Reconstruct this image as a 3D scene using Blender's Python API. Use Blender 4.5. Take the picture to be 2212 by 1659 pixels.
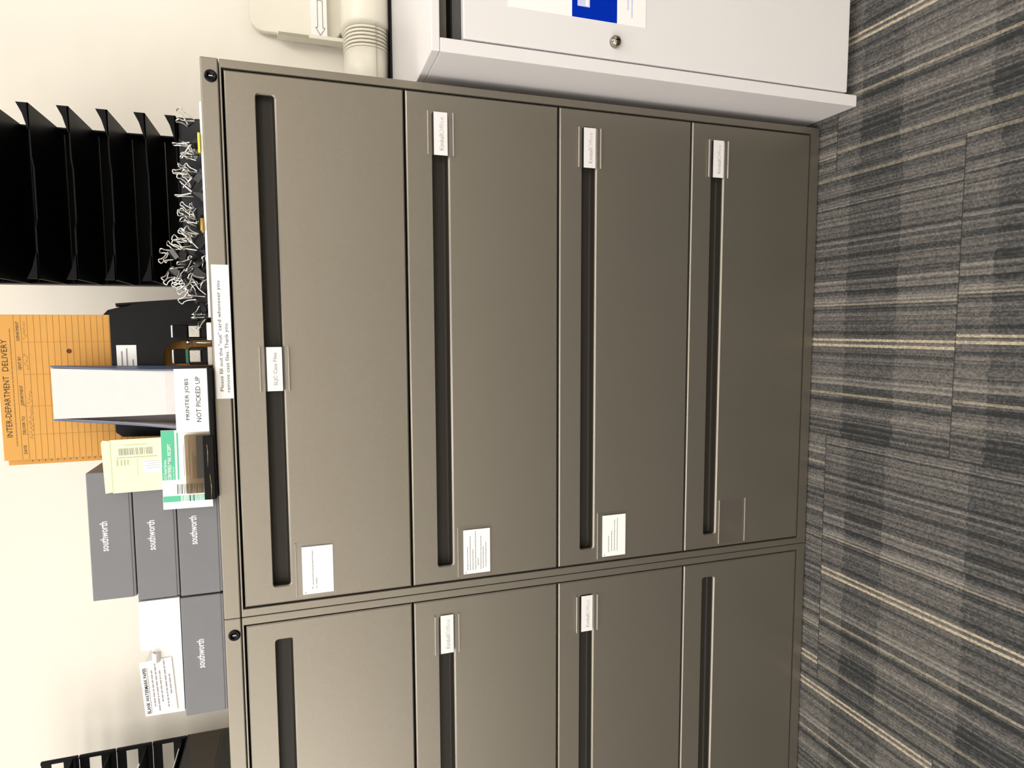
import bpy, bmesh, math, random
from mathutils import Vector, Matrix
C = bpy.context.scene
for o in list(bpy.data.objects):
    bpy.data.objects.remove(o)
PI = math.pi

# ------------------------------------------------------------------ camera
cam_d = bpy.data.cameras.new('camera')
cam_d.sensor_fit = 'HORIZONTAL'; cam_d.sensor_width = 36.0
cam_d.lens = 1389.8185 / 2212 * 36.0
cam_d.clip_start = 0.02
cam = bpy.data.objects.new('camera', cam_d); C.collection.objects.link(cam)
_r = Vector((-0.0040, -0.3140, -0.9494)); _f = Vector((-0.0858, 0.9460, -0.3125))
_f.normalize(); _r = (_r - _f * _r.dot(_f)).normalized()
_u = _r.cross(_f)                       # the phone was held upright, the picture lies on its side
CAMLOC = Vector((0.5331, -1.2527, 1.1834))
cam.matrix_world = Matrix(((_r.x, _u.x, -_f.x, CAMLOC.x), (_r.y, _u.y, -_f.y, CAMLOC.y),
                           (_r.z, _u.z, -_f.z, CAMLOC.z), (0, 0, 0, 1)))
C.camera = cam

# ------------------------------------------------------------------ world, lights, exposure
w = bpy.data.worlds.new('room_air'); C.world = w; w.use_nodes = True
w.node_tree.nodes['Background'].inputs[0].default_value = (1.0, 0.96, 0.9, 1)
w.node_tree.nodes['Background'].inputs[1].default_value = 0.25
C.view_settings.view_transform = 'Standard'; C.view_settings.look = 'None'
C.view_settings.gamma = 1; C.view_settings.use_curve_mapping = False
C.view_settings.exposure = 0.07

def area(name, loc, sx, sy, power, col=(1.0, 0.975, 0.94), rot=(0, 0, 0)):
    l = bpy.data.lights.new(name, 'AREA'); l.shape = 'RECTANGLE'; l.size = sx; l.size_y = sy
    l.energy = power; l.color = col
    o = bpy.data.objects.new(name, l); C.collection.objects.link(o)
    o.location = loc; o.rotation_euler = rot
    return o
area('ceiling_lamp', (0.05, -0.95, 2.62), 0.55, 1.15, 14)
area('ceiling_lamp', (-1.25, -0.95, 2.62), 0.55, 1.15, 14)
area('ceiling_lamp', (1.75, -0.80, 2.62), 0.55, 1.15, 17)
area('ceiling_lamp', (-1.25, -2.75, 2.62), 0.55, 1.15, 30)
area('ceiling_lamp', (0.25, -2.75, 2.62), 0.55, 1.15, 22)
area('ceiling_lamp', (1.75, -2.75, 2.62), 0.55, 1.15, 32)
area('rear_added_light', (-1.45, -3.50, 0.80), 0.8, 1.1, 1.6, (1.0, 0.98, 0.96), (math.radians(90), 0, 0))  # added light behind the camera, raises the brown of the middle drawers
area('side_window_daylight', (-2.5, -2.1, 1.45), 1.5, 1.3, 34, (1.0, 0.98, 0.96), (math.radians(80), 0, math.radians(-68)))

# ------------------------------------------------------------------ materials
def mat(name, col, rough=0.5, metal=0.0, spec=0.5, coat=0.0, noise=None, bump=None):
    m = bpy.data.materials.new(name); m.use_nodes = True
    nt = m.node_tree; b = nt.nodes['Principled BSDF']
    b.inputs['Base Color'].default_value = (*col, 1)
    b.inputs['Roughness'].default_value = rough; b.inputs['Metallic'].default_value = metal
    b.inputs['Specular IOR Level'].default_value = spec
    if coat: b.inputs['Coat Weight'].default_value = coat; b.inputs['Coat Roughness'].default_value = 0.1
    tc = nt.nodes.new('ShaderNodeTexCoord')
    if noise:
        sc, amt = noise
        n = nt.nodes.new('ShaderNodeTexNoise'); n.inputs['Scale'].default_value = sc; n.inputs['Detail'].default_value = 4
        nt.links.new(tc.outputs['Object'], n.inputs['Vector'])
        mx = nt.nodes.new('ShaderNodeMix'); mx.data_type = 'RGBA'
        nt.links.new(n.outputs['Fac'], mx.inputs['Factor'])
        mx.inputs['A'].default_value = (*[c * (1 - amt) for c in col], 1)
        mx.inputs['B'].default_value = (*[min(1, c * (1 + amt)) for c in col], 1)
        nt.links.new(mx.outputs['Result'], b.inputs['Base Color'])
    if bump:
        sc, st = bump
        n = nt.nodes.new('ShaderNodeTexNoise'); n.inputs['Scale'].default_value = sc; n.inputs['Detail'].default_value = 3
        nt.links.new(tc.outputs['Object'], n.inputs['Vector'])
        bp = nt.nodes.new('ShaderNodeBump'); bp.inputs['Strength'].default_value = st; bp.inputs['Distance'].default_value = 0.001
        nt.links.new(n.outputs['Fac'], bp.inputs['Height']); nt.links.new(bp.outputs['Normal'], b.inputs['Normal'])
    return m
BROWN = mat('taupe_enamel', (0.270, 0.246, 0.206), 0.42, metal=0.82, noise=(3, 0.03), bump=(900, 0.12))
BROWN_SHADE = mat('taupe_recess_shade', (0.028, 0.024, 0.019), 0.5, spec=0.25)  # the cabinet taupe darkened, shade of the pull hollows put into the colour
DARK = mat('cabinet_inside', (0.012, 0.010, 0.009), 0.7)
WALL = mat('cream_wall_paint', (0.86, 0.815, 0.735), 0.75, spec=0.2, noise=(2, 0.015), bump=(160, 0.15))
CEIL = mat('ceiling_tile', (0.8, 0.8, 0.78), 0.9)
GREYWHITE = mat('white_grey_laminate', (0.765, 0.742, 0.748), 0.4, noise=(2.5, 0.02))
CREAMPL = mat('cream_plastic', (0.80, 0.765, 0.66), 0.38)
CREAMDK = mat('cream_plastic_groove', (0.34, 0.30, 0.22), 0.5)
BLACKPL = mat('black_plastic', (0.0025, 0.0025, 0.003), 0.40, spec=0.10)
BLACKGL = mat('glossy_black_plastic', (0.003, 0.003, 0.004), 0.25, spec=0.16)
BLACKMATTE = mat('matt_black_plastic', (0.004, 0.004, 0.004), 0.6, spec=0.3)
FOLDER = mat('grey_beige_folder', (0.30, 0.27, 0.235), 0.7, noise=(30, 0.1))
NAVYBLK = mat('dark_navy_vinyl', (0.006, 0.007, 0.013), 0.3, spec=0.3)
CLIPBLK = mat('black_clip_enamel', (0.018, 0.018, 0.019), 0.3)
STEEL = mat('bright_steel', (0.82, 0.81, 0.78), 0.16, metal=1.0)
CHROME = mat('chrome', (0.36, 0.33, 0.26), 0.08, metal=1.0)
SILVERPL = mat('silver_plastic', (0.45, 0.43, 0.40), 0.3, metal=0.6, noise=(500, 0.5))
PAPER = mat('white_paper', (0.90, 0.89, 0.87), 0.8, spec=0.1)
PAPER2 = mat('printer_paper', (0.64, 0.605, 0.60), 0.85, spec=0.1, noise=(60, 0.04))
PRINT = mat('black_print', (0.03, 0.03, 0.035), 0.8, spec=0.1)
GREYPRINT = mat('grey_print', (0.33, 0.31, 0.32), 0.8, spec=0.1)
GREYBOX = mat('grey_box_card', (0.165, 0.165, 0.179), 0.5, noise=(25, 0.05))
BOXTAN = mat('box_tan_inside', (0.30, 0.24, 0.19), 0.7)
WHITEBOX = mat('white_box_card', (0.80, 0.79, 0.765), 0.6)
WHITEINK = mat('white_ink', (0.92, 0.92, 0.92), 0.7)
MANILA = mat('orange_kraft', (0.62, 0.31, 0.065), 0.7, noise=(14, 0.06))
MANILALN = mat('brown_rule_print', (0.32, 0.17, 0.04), 0.8)
PENCIL = mat('pencil_mark', (0.42, 0.25, 0.10), 0.8)
REDHOLE = mat('dark_red_dot', (0.12, 0.02, 0.01), 0.7)
BLUE = mat('slate_blue_board', (0.085, 0.11, 0.19), 0.45)
BLUEPRINT = mat('royal_blue_print', (0.0, 0.024, 0.42), 0.8, spec=0.05)
LAVENDER = mat('lavender_print', (0.60, 0.62, 0.88), 0.7)
GREEN = mat('green_print', (0.10, 0.50, 0.30), 0.7)
DKGREEN = mat('dark_green_plastic', (0.01, 0.11, 0.06), 0.4)
LIMEP = mat('pale_green_card', (0.84, 0.90, 0.58), 0.8, spec=0.1)
LIMELINE = mat('green_grey_print', (0.45, 0.50, 0.33), 0.8)
YELLOW = mat('yellow_paint', (0.80, 0.68, 0.05), 0.5)
GOLD = mat('ochre_paint', (0.55, 0.33, 0.05), 0.4)
BRASS = mat('brass', (0.55, 0.38, 0.12), 0.25, metal=1.0)

def clear_mat(name, tint, fac, rough=0.08):
    m = bpy.data.materials.new(name); m.use_nodes = True; nt = m.node_tree
    for n in list(nt.nodes): nt.nodes.remove(n)
    out = nt.nodes.new('ShaderNodeOutputMaterial'); mx = nt.nodes.new('ShaderNodeMixShader')
    t = nt.nodes.new('ShaderNodeBsdfTransparent'); t.inputs[0].default_value = (*tint, 1)
    g = nt.nodes.new('ShaderNodeBsdfGlossy'); g.inputs['Roughness'].default_value = rough
    g.inputs[0].default_value = (0.9, 0.9, 0.9, 1)
    mx.inputs[0].default_value = fac
    nt.links.new(t.outputs[0], mx.inputs[1]); nt.links.new(g.outputs[0], mx.inputs[2]); nt.links.new(mx.outputs[0], out.inputs[0])
    return m
CLEAR = clear_mat('clear_plastic', (0.985, 0.98, 0.985), 0.03)
CLEARRIM = mat('clear_plastic_rim', (0.42, 0.38, 0.33), 0.25)
SMOKE = clear_mat('smoky_acrylic', (0.58, 0.50, 0.38), 0.05)
SMOKE2 = clear_mat('brown_acrylic', (0.30, 0.24, 0.12), 0.06, 0.2)

def carpet_mat():
    m = bpy.data.materials.new('striped_carpet_tile'); m.use_nodes = True; nt = m.node_tree; L = nt.links
    b = nt.nodes['Principled BSDF']; b.inputs['Roughness'].default_value = 0.95; b.inputs['Specular IOR Level'].default_value = 0.05
    uv = nt.nodes.new('ShaderNodeUVMap'); uv.uv_map = 'tile'
    sp = nt.nodes.new('ShaderNodeSeparateXYZ'); L.new(uv.outputs[0], sp.inputs[0])
    at = nt.nodes.new('ShaderNodeAttribute'); at.attribute_name = 'shift'
    def M(op, a, bb=None, c=None):
        n = nt.nodes.new('ShaderNodeMath'); n.operation = op
        for i, v in enumerate((a, bb, c)):
            if v is None: continue
            if isinstance(v, (int, float)): n.inputs[i].default_value = v
            else: L.new(v, n.inputs[i])
        return n.outputs[0]
    def wn(v, v2=None):
        n = nt.nodes.new('ShaderNodeTexWhiteNoise'); n.noise_dimensions = '2D' if v2 is not None else '1D'
        if v2 is None: L.new(v, n.inputs['W'])
        else:
            cb = nt.nodes.new('ShaderNodeCombineXYZ'); L.new(v, cb.inputs[0]); L.new(v2, cb.inputs[1]); L.new(cb.outputs[0], n.inputs['Vector'])
        return n.outputs['Value']
    T = 0.61
    x = sp.outputs[0]; y = sp.outputs[1]                    # metres inside the tile
    sh = at.outputs['Fac']
    xs = M('MODULO', M('ADD', x, M('MULTIPLY', sh, T)), T)   # the woven pattern, shifted from tile to tile
    tf = nt.nodes.new('ShaderNodeTexCoord')
    wob = nt.nodes.new('ShaderNodeTexNoise'); wob.inputs['Scale'].default_value = 9; L.new(tf.outputs['Object'], wob.inputs['Vector'])
    xw = M('ADD', xs, M('MULTIPLY', M('SUBTRACT', wob.outputs['Fac'], 0.5), 0.004))
    s1 = wn(M('FLOOR', M('DIVIDE', xw, 0.0205)))
    s2 = wn(M('ADD', M('FLOOR', M('DIVIDE', xw, 0.0083)), 300.5))
    s3 = wn(M('ADD', M('FLOOR', M('DIVIDE', xw, 0.0037)), 700.5))
    base = M('ADD', M('ADD', M('MULTIPLY', s1, 0.36), M('MULTIPLY', s2, 0.36)), M('MULTIPLY', s3, 0.28))
    # pale double yarn line
    def stripe(c, wd): return M('LESS_THAN', M('ABSOLUTE', M('SUBTRACT', xs, c)), wd)
    pale = M('MAXIMUM', stripe(0.216, 0.0028), stripe(0.2285, 0.0026))
    pale = M('MAXIMUM', pale, M('MULTIPLY', stripe(0.104, 0.003), 0.5))
    pale = M('MAXIMUM', pale, M('MULTIPLY', stripe(0.308, 0.0024), 0.35))
    pale = M('MAXIMUM', pale, M('MULTIPLY', stripe(0.597, 0.003), 0.35))
    # blocks across the tile where the dark yarn comes up
    yb = M('ADD', y, M('MULTIPLY', sh, 0.0))
    wy = M('ADD', yb, M('MULTIPLY', M('SUBTRACT', wn(M('FLOOR', M('DIVIDE', xw, 0.013))), 0.5), 0.008))
    blk = M('MULTIPLY', M('GREATER_THAN', wy, 0.130), M('LESS_THAN', wy, 0.262))
    blk = M('MAXIMUM', blk, M('MULTIPLY', M('GREATER_THAN', wy, 0.445), M('LESS_THAN', wy, 0.545)))
    ydk = M('MULTIPLY', blk, M('ADD', 0.35, M('MULTIPLY', wn(M('ADD', M('FLOOR', M('DIVIDE', xw, 0.0295)), 41.5)), 0.65)))
    # yarn loops
    lp = wn(M('FLOOR', M('DIVIDE', xs, 0.0030)), M('FLOOR', M('DIVIDE', y, 0.0042)))
    big = nt.nodes.new('ShaderNodeTexNoise'); big.inputs['Scale'].default_value = 260; big.inputs['Detail'].default_value = 2
    L.new(tf.outputs['Object'], big.inputs['Vector'])
    v = M('ADD', base, M('MULTIPLY', M('SUBTRACT', lp, 0.5), 0.30))
    v = M('ADD', v, M('MULTIPLY', M('SUBTRACT', big.outputs['Fac'], 0.5), 0.28))
    rib = M('SINE', M('MULTIPLY', xw, 2 * PI / 0.0136)); rib2 = M('SINE', M('MULTIPLY', xw, 2 * PI / 0.0068))
    v = M('ADD', v, M('ADD', M('MULTIPLY', rib, 0.075), M('MULTIPLY', rib2, 0.05)))
    v = M('SUBTRACT', v, M('MULTIPLY', ydk, 0.27))
    rp = nt.nodes.new('ShaderNodeValToRGB'); L.new(v, rp.inputs[0])
    e = rp.color_ramp.elements
    e[0].position = 0.0; e[0].color = (0.030, 0.031, 0.031, 1)
    e[1].position = 1.0; e[1].color = (0.26, 0.240, 0.216, 1)
    k = e.new(0.28); k.color = (0.059, 0.060, 0.060, 1)
    k = e.new(0.42); k.color = (0.088, 0.084, 0.080, 1)
    k = e.new(0.70); k.color = (0.155, 0.143, 0.131, 1)
    mx = nt.nodes.new('ShaderNodeMix'); mx.data_type = 'RGBA'
    L.new(M('MULTIPLY', pale, M('ADD', 0.5, M('MULTIPLY', lp, 0.5))), mx.inputs['Factor'])
    L.new(rp.outputs[0], mx.inputs['A']); mx.inputs['B'].default_value = (0.50, 0.43, 0.31, 1)
    # seams at the tile edges
    ed = M('MINIMUM', M('MINIMUM', x, M('SUBTRACT', T, x)), M('MINIMUM', y, M('SUBTRACT', T, y)))
    seam = M('LESS_THAN', M('ADD', ed, M('MULTIPLY', M('SUBTRACT', big.outputs['Fac'], 0.5), 0.003)), 0.0012)
    mx2 = nt.nodes.new('ShaderNodeMix'); mx2.data_type = 'RGBA'
    L.new(M('MULTIPLY', seam, 0.75), mx2.inputs['Factor']); L.new(mx.outputs['Result'], mx2.inputs['A'])
    mx2.inputs['B'].default_value = (0.03, 0.03, 0.03, 1)
    L.new(mx2.outputs['Result'], b.inputs['Base Color'])
    bp = nt.nodes.new('ShaderNodeBump'); bp.inputs['Strength'].default_value = 0.6; bp.inputs['Distance'].default_value = 0.002
    rows = M('ABSOLUTE', M('SINE', M('MULTIPLY', xs, PI / 0.0038)))
    hh = M('SUBTRACT', M('ADD', M('MULTIPLY', lp, 0.5), M('ADD', M('MULTIPLY', rows, 0.4), M('MULTIPLY', s2, 0.5))), M('MULTIPLY', seam, 1.5))
    L.new(hh, bp.inputs['Height']); L.new(bp.outputs['Normal'], b.inputs['Normal'])
    return m
CARPET = carpet_mat()

# ------------------------------------------------------------------ mesh helpers
class MB:
    """collects shapes with material slots; build() links ONE mesh object"""
    def __init__(s): s.bm = bmesh.new(); s.mats = []
    def mi(s, m):
        if m not in s.mats: s.mats.append(m)
        return s.mats.index(m)
    def box(s, x0, x1, y0, y1, z0, z1, m, bev=0.0, seg=2, only=None):
        r = bmesh.ops.create_cube(s.bm, size=1.0); vs = r['verts']
        for v in vs:
            v.co = Vector((x0 if v.co.x < 0 else x1, y0 if v.co.y < 0 else y1, z0 if v.co.z < 0 else z1))
        fs = list({f for v in vs for f in v.link_faces}); i = s.mi(m)
        for f in fs: f.material_index = i
        if bev > 0:
            es = list({e for v in vs for e in v.link_edges})
            if only: es = [e for e in es if only(*[q.co for q in e.verts])]
            rr = bmesh.ops.bevel(s.bm, geom=es, offset=bev, segments=seg, affect='EDGES', profile=0.5)
            for f in rr['faces']: f.material_index = i
        return s
    def face(s, pts, m):
        f = s.bm.faces.new([s.bm.verts.new(p) for p in pts]); f.material_index = s.mi(m); return f
    def prism(s, pts, vec, m):
        a = [s.bm.verts.new(p) for p in pts]; vec = Vector(vec); b = [s.bm.verts.new(Vector(p) + vec) for p in pts]
        i = s.mi(m); n = len(a)
        fs = [s.bm.faces.new(a), s.bm.faces.new(b[::-1])]
        for k in range(n): fs.append(s.bm.faces.new((a[k], b[k], b[(k + 1) % n], a[(k + 1) % n])))
        for f in fs: f.material_index = i
        bmesh.ops.recalc_face_normals(s.bm, faces=fs)
        return s
    def loops(s, loops, m, cap0=False, cap1=False, closed=True, smooth=True):
        i = s.mi(m); L = [[s.bm.verts.new(p) for p in lp] for lp in loops]; fs = []
        for a, b in zip(L, L[1:]):
            n = len(a)
            for k in range(n if closed else n - 1):
                fs.append(s.bm.faces.new((a[k], a[(k + 1) % n], b[(k + 1) % n], b[k])))
        for f in fs: f.material_index = i; f.smooth = smooth
        if cap0: f = s.bm.faces.new(L[0][::-1]); f.material_index = i; fs.append(f)
        if cap1: f = s.bm.faces.new(L[-1]); f.material_index = i; fs.append(f)
        return fs
    def tube(s, pts, r, m, seg=6, closed=False):
        pts = [Vector(p) for p in pts]; n = len(pts); rings = []; prev = None
        for k in range(n):
            if closed: d = pts[(k + 1) % n] - pts[k - 1]
            else: d = pts[min(k + 1, n - 1)] - pts[max(k - 1, 0)]
            d.normalize()
            if prev is None: a = d.orthogonal().normalized()
            else: a = (prev - d * prev.dot(d)).normalized()
            prev = a; b = d.cross(a)
            rings.append([pts[k] + (a * math.cos(t) + b * math.sin(t)) * r for t in [2 * PI * j / seg for j in range(seg)]])
        if closed: rings.append(rings[0])
        fs = s.loops(rings, m, cap0=not closed, cap1=not closed)
        bmesh.ops.recalc_face_normals(s.bm, faces=fs)
        return s
    def lathe(s, prof, c, axis, m, seg=24):
        c = Vector(c); ax = Vector(axis).normalized(); a = ax.orthogonal().normalized(); b = ax.cross(a)
        rings = [[c + ax * h + (a * math.cos(t) + b * math.sin(t)) * max(r, 1e-5) for t in [2 * PI * j / seg for j in range(seg)]] for r, h in prof]
        fs = s.loops(rings, m, cap0=True, cap1=True); bmesh.ops.recalc_face_normals(s.bm, faces=fs); return s
    def text(s, body, x0, x1, z0, z1, y, m, bold=0.0, keep=False):
        """flat lettering on a -y facing surface, fitted to the rectangle"""
        cu = bpy.data.curves.new('t', 'FONT'); cu.body = body; cu.resolution_u = 2; cu.offset = bold
        o = bpy.data.objects.new('t', cu); C.collection.objects.link(o)
        dg = bpy.context.evaluated_depsgraph_get(); me = bpy.data.meshes.new_from_object(o.evaluated_get(dg))
        bpy.data.objects.remove(o); bpy.data.curves.remove(cu)
        xs = [v.co.x for v in me.vertices]; ys = [v.co.y for v in me.vertices]
        ax, bx, ay, by = min(xs), max(xs), min(ys), max(ys)
        kx = (x1 - x0) / (bx - ax); kz = (z1 - z0) / (by - ay)
        vs = [s.bm.verts.new((x0 + (v.co.x - ax) * kx, y, z0 + (v.co.y - ay) * kz)) for v in me.vertices]; i = s.mi(m)
        for p in me.polygons:
            try: f = s.bm.faces.new([vs[k] for k in p.vertices]); f.material_index = i
            except ValueError: pass
        bpy.data.meshes.remove(me); return s
    def xform(s, M): bmesh.ops.transform(s.bm, matrix=M, verts=s.bm.verts); return s
    def build(s, name, parent=None, loc=None, smooth=False):
        me = bpy.data.meshes.new(name); s.bm.normal_update(); s.bm.to_mesh(me); s.bm.free()
        for m in s.mats: me.materials.append(m)
        if smooth:
            for p in me.polygons: p.use_smooth = True
        o = bpy.data.objects.new(name, me); C.collection.objects.link(o)
        if parent: o.parent = parent
        if loc: o.location = loc
        return o

def thing(name, label, cat, loc=(0, 0, 0), rz=0, group=None):
    o = bpy.data.objects.new(name, None); C.collection.objects.link(o); o.empty_display_size = 0.05
    o.location = loc; o.rotation_euler = (0, 0, rz); return tag(o, label, cat, group)
def tag(o, label, cat, group=None):
    o['label'] = label; o['category'] = cat
    if group: o['group'] = group
    return o
def struct(o): o['kind'] = 'structure'; return o
def rrect(x0, x1, z0, z1, r, y, n=4):
    pts = []
    for cx, cz, a0 in ((x1 - r, z1 - r, 0), (x0 + r, z1 - r, PI / 2), (x0 + r, z0 + r, PI), (x1 - r, z0 + r, 1.5 * PI)):
        for k in range(n + 1):
            a = a0 + PI / 2 * k / n; pts.append((cx + r * math.cos(a), y, cz + r * math.sin(a)))
    return pts
def ring_face(mb, outer, inner, m):
    """flat face between two loops (a hole in a plate)"""
    bm = mb.bm; es = []
    for lp in (outer, inner):
        vs = [bm.verts.new(p) for p in lp]
        es += [bm.edges.new((vs[k], vs[(k + 1) % len(vs)])) for k in range(len(vs))]
    r = bmesh.ops.triangle_fill(bm, use_beauty=True, edges=es, normal=(0, -1, 0)); i = mb.mi(m)
    for f in r['geom']:
        if isinstance(f, bmesh.types.BMFace):
            f.material_index = i; f.normal_update()
            if f.normal.y > 0: f.normal_flip()

# ------------------------------------------------------------------ the room
T = 0.61
me = bmesh.new(); uvl = me.loops.layers.uv.new('tile'); shl = me.faces.layers.float.new('shift')
SH = {(0, 0): 0.007, (0, 1): 0.987, (-1, 0): 0.284, (-1, 1): 0.903, (1, 0): 0.45, (1, 1): 0.913, (-2, 0): 0.4, (-2, 1): 0.75}
rnd = random.Random(5)
for i in range(-4, 5):
    for j in range(-5, 3):
        x0 = 0.28 + i * T; off = -0.355 if i % 2 == 0 else -0.050
        y1 = off + j * -1 * T + T; y0 = y1 - T
        f = me.faces.new([me.verts.new(p) for p in ((x0, y0, 0), (x0 + T, y0, 0), (x0 + T, y1, 0), (x0, y1, 0))])
        for l, u in zip(f.loops, ((0, 0), (T, 0), (T, T), (0, T))): l[uvl].uv = u
        f[shl] = SH.get((i, j), rnd.random())
fm = bpy.data.meshes.new('floor'); me.to_mesh(fm); me.free(); fm.materials.append(CARPET)
fl = bpy.data.objects.new('floor', fm); C.collection.objects.link(fl); struct(fl)

def wall(name, *b): m = MB(); m.box(*b, WALL); return struct(m.build(name))
wall('wall_back', -2.6, 3.2, 0.50, 0.60, 0, 2.7)
wall('wall_left', -2.7, -2.6, -3.6, 0.60, 0, 2.7)
wall('wall_right', 3.2, 3.3, -3.6, 0.60, 0, 2.7)
wall('wall_front', -2.6, 3.2, -3.7, -3.6, 0, 2.7)
m = MB(); m.box(-2.7, 3.3, -3.7, 0.60, 2.7, 2.8, CEIL); struct(m.build('ceiling'))

# ------------------------------------------------------------------ lateral filing cabinets
W, H, TF, ZT, D, DEP = 1.0, 1.33, 0.0148, 1.2954, 0.3142, 0.457
def case_mesh():
    mb = MB()
    o = [(x, z) for x, z in ((0, 0.004), (W, 0.004), (W, 1.3005), (0, 1.3005))]
    a = 0.0014
    def rect(x0, x1, z0, z1, y): return [(x0, y, z0), (x1, y, z0), (x1, y, z1), (x0, y, z1)]
    out0 = rect(0.0006 + a, W - 0.0006 - a, 0.004 + a, 1.2995, 0.0); inn = rect(TF, W - TF, 0.0285, 1.297, 0.0)
    ring_face(mb, out0, inn, BROWN)
    mb.loops([out0, rect(0.0006 + .3 * a, W - .0006 - .3 * a, 0.004 + .3 * a, 1.2995, 0.3 * a), rect(0.0006, W - .0006, 0.004, 1.2995, a),
              rect(0.0006, W - 0.0006, 0.004, 1.2995, DEP)], BROWN, cap1=True, smooth=False)
    mb.loops([inn, rect(TF + .0008, W - TF - .0008, 0.0285, 1.297, 0.0022), rect(TF + .0008, W - TF - .0008, 0.0285, 1.297, 0.03)], BROWN, smooth=False)
    mb.loops([rect(TF + .0008, W - TF - .0008, 0.0285, 1.297, 0.03), rect(TF + .0008, W - TF - .0008, 0.0285, 1.297, DEP - .01)], DARK, cap1=True, smooth=False)
    return mb
def drawer_mesh(zt, last):
    mb = MB(); x0, x1 = TF + 0.0032, W - TF - 0.0032; z1 = zt - 0.0022; z0 = zt - D + 0.0018 + (0.0 if not last else -0.004)
    if last: z0 = 0.0305
    b = 0.0026
    ZS = zt - 0.0528                                        # top of the long pull
    sx0, sx1, sz0, sz1 = 0.0515, W - 0.0535, ZS - 0.0305, ZS
    def rr(dx, y, r=0.005): return rrect(sx0 - dx, sx1 + dx, sz0 - dx * 1.6, sz1 + dx * 0.6, r + dx, y)
    def rect(d, y): return [(x0 + d, y, z0 + d), (x1 - d, y, z0 + d), (x1 - d, y, z1 - d), (x0 + d, y, z1 - d)]
    f0 = 0.0006
    ring_face(mb, rect(b, f0), rr(0.0022, f0), BROWN)
    mb.loops([rect(b, f0), rect(b * .15, f0 + b * .6), rect(0, f0 + b), rect(0, 0.022)], BROWN, cap1=True, smooth=False)
    mb.loops([rr(0.0022, f0), rr(0.0002, f0 + .0023), rr(0, f0 + 0.0032), rr(0, 0.006)], BROWN, smooth=False)
    # curved hollow of the pull
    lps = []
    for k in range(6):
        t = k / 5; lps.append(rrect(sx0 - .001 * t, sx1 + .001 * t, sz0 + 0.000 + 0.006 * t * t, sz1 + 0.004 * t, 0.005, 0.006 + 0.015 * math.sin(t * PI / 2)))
    mb.loops(lps, BROWN_SHADE, cap1=True)
    return mb, ZS
def label_holder(parent, xc, ZS, text, y=0.0):
    h = MB(); w2 = 0.0405
    top, bot = ZS + 0.0085, ZS - 0.0395
    h.box(xc - w2, xc + w2, -0.0030, -0.0012, ZS + 0.0008, top, CLEAR)
    h.box(xc - w2, xc + w2, -0.0030, -0.0012, bot, ZS - 0.0325, CLEAR)
    h.box(xc - w2, xc + w2, -0.0038, -0.0030, ZS - 0.0345, ZS + 0.003, CLEAR)
    h.box(xc - w2, xc + w2, -0.0050, -0.0012, top - 0.0002, top + 0.0016, CLEARRIM, 0.0004)
    h.box(xc - w2, xc + w2, -0.0050, -0.0012, bot - 0.0016, bot + 0.0002, CLEARRIM, 0.0004)
    h.build('label_holder', parent)
    c = MB(); c.box(xc - w2 + .0003, xc + w2 - .0003, -0.0028, -0.0016, ZS - 0.0290, ZS - 0.0025, PAPER)
    zc = ZS - 0.0165
    if text == 'SLJC Case Files':
        c.text(text, xc - 0.030, xc + 0.030, zc - 0.0055, zc + 0.0030, -0.0029, GREYPRINT, 0.012)
    else:
        c.text('Kimball', xc - 0.031, xc - 0.002, zc - 0.0052, zc + 0.0032, -0.0029, GREYPRINT, 0.0)
        c.text('Office', xc - 0.001, xc + 0.031, zc - 0.0052, zc + 0.0032, -0.0029, LTGREY, -0.004)
    c.build('label_card', parent)
LTGREY = mat('light_grey_print', (0.55, 0.52, 0.52), 0.8)
def content_card(parent, ZS, rows, empty=False):
    s = MB(); s.box(0.0255, 0.1300, -0.0014, -0.0002, ZS - 0.1125, ZS - 0.0400, CLEAR)
    s.box(0.0255, 0.1300, -0.0022, -0.0002, ZS - 0.0412, ZS - 0.0400, CLEARRIM)
    if empty: s.box(0.0255, 0.1300, -0.0020, -0.0002, ZS - 0.1130, ZS - 0.1122, CLEARRIM)
    s.build('card_sleeve', parent)
    if empty: return
    c = MB(); x0, x1, z0, z1 = 0.0300, 0.1225, ZS - 0.1085, ZS - 0.0520
    c.box(x0, x1, -0.0024, -0.0016, z0, z1, PAPER)
    c.box(x0 + .002, x0 + .005, -0.0026, -0.0024, z1 - .006, z1 - .004, GREYPRINT)
    for (a, b2, zz) in rows:
        rr_ = random.Random(int(zz * 1000)); xx = x0 + a * (x1 - x0)
        while xx < x0 + b2 * (x1 - x0):
            w_ = rr_.uniform(.002, .008); xe = min(xx + w_, x0 + b2 * (x1 - x0))
            c.box(xx, xe, -0.0026, -0.0024, z1 - zz * (z1 - z0) - .0008, z1 - zz * (z1 - z0) + .0008, GREYPRINT); xx = xe + .0007
    c.build('content_card', parent)
def cap_mesh():
    mb = MB(); mb.box(0.0002, W - 0.0002, 0, DEP, 1.3012, H, BROWN, 0.0022, 3); return mb
def lock_mesh():
    mb = MB(); mb.lathe([(0.0105, 0), (0.0105, -0.002), (0.0095, -0.0035), (0.0062, -0.0038), (0.0058, -0.0022), (0.0, -0.0022)][::1], (W - 0.0315, 0.001, 1.3135), (0, 1, 0), BLACKGL)
    mb.box(W - 0.0315 - .0007, W - 0.0315 + .0007, -0.0016, -0.001, 1.3105, 1.3165, STEEL); return mb
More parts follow.
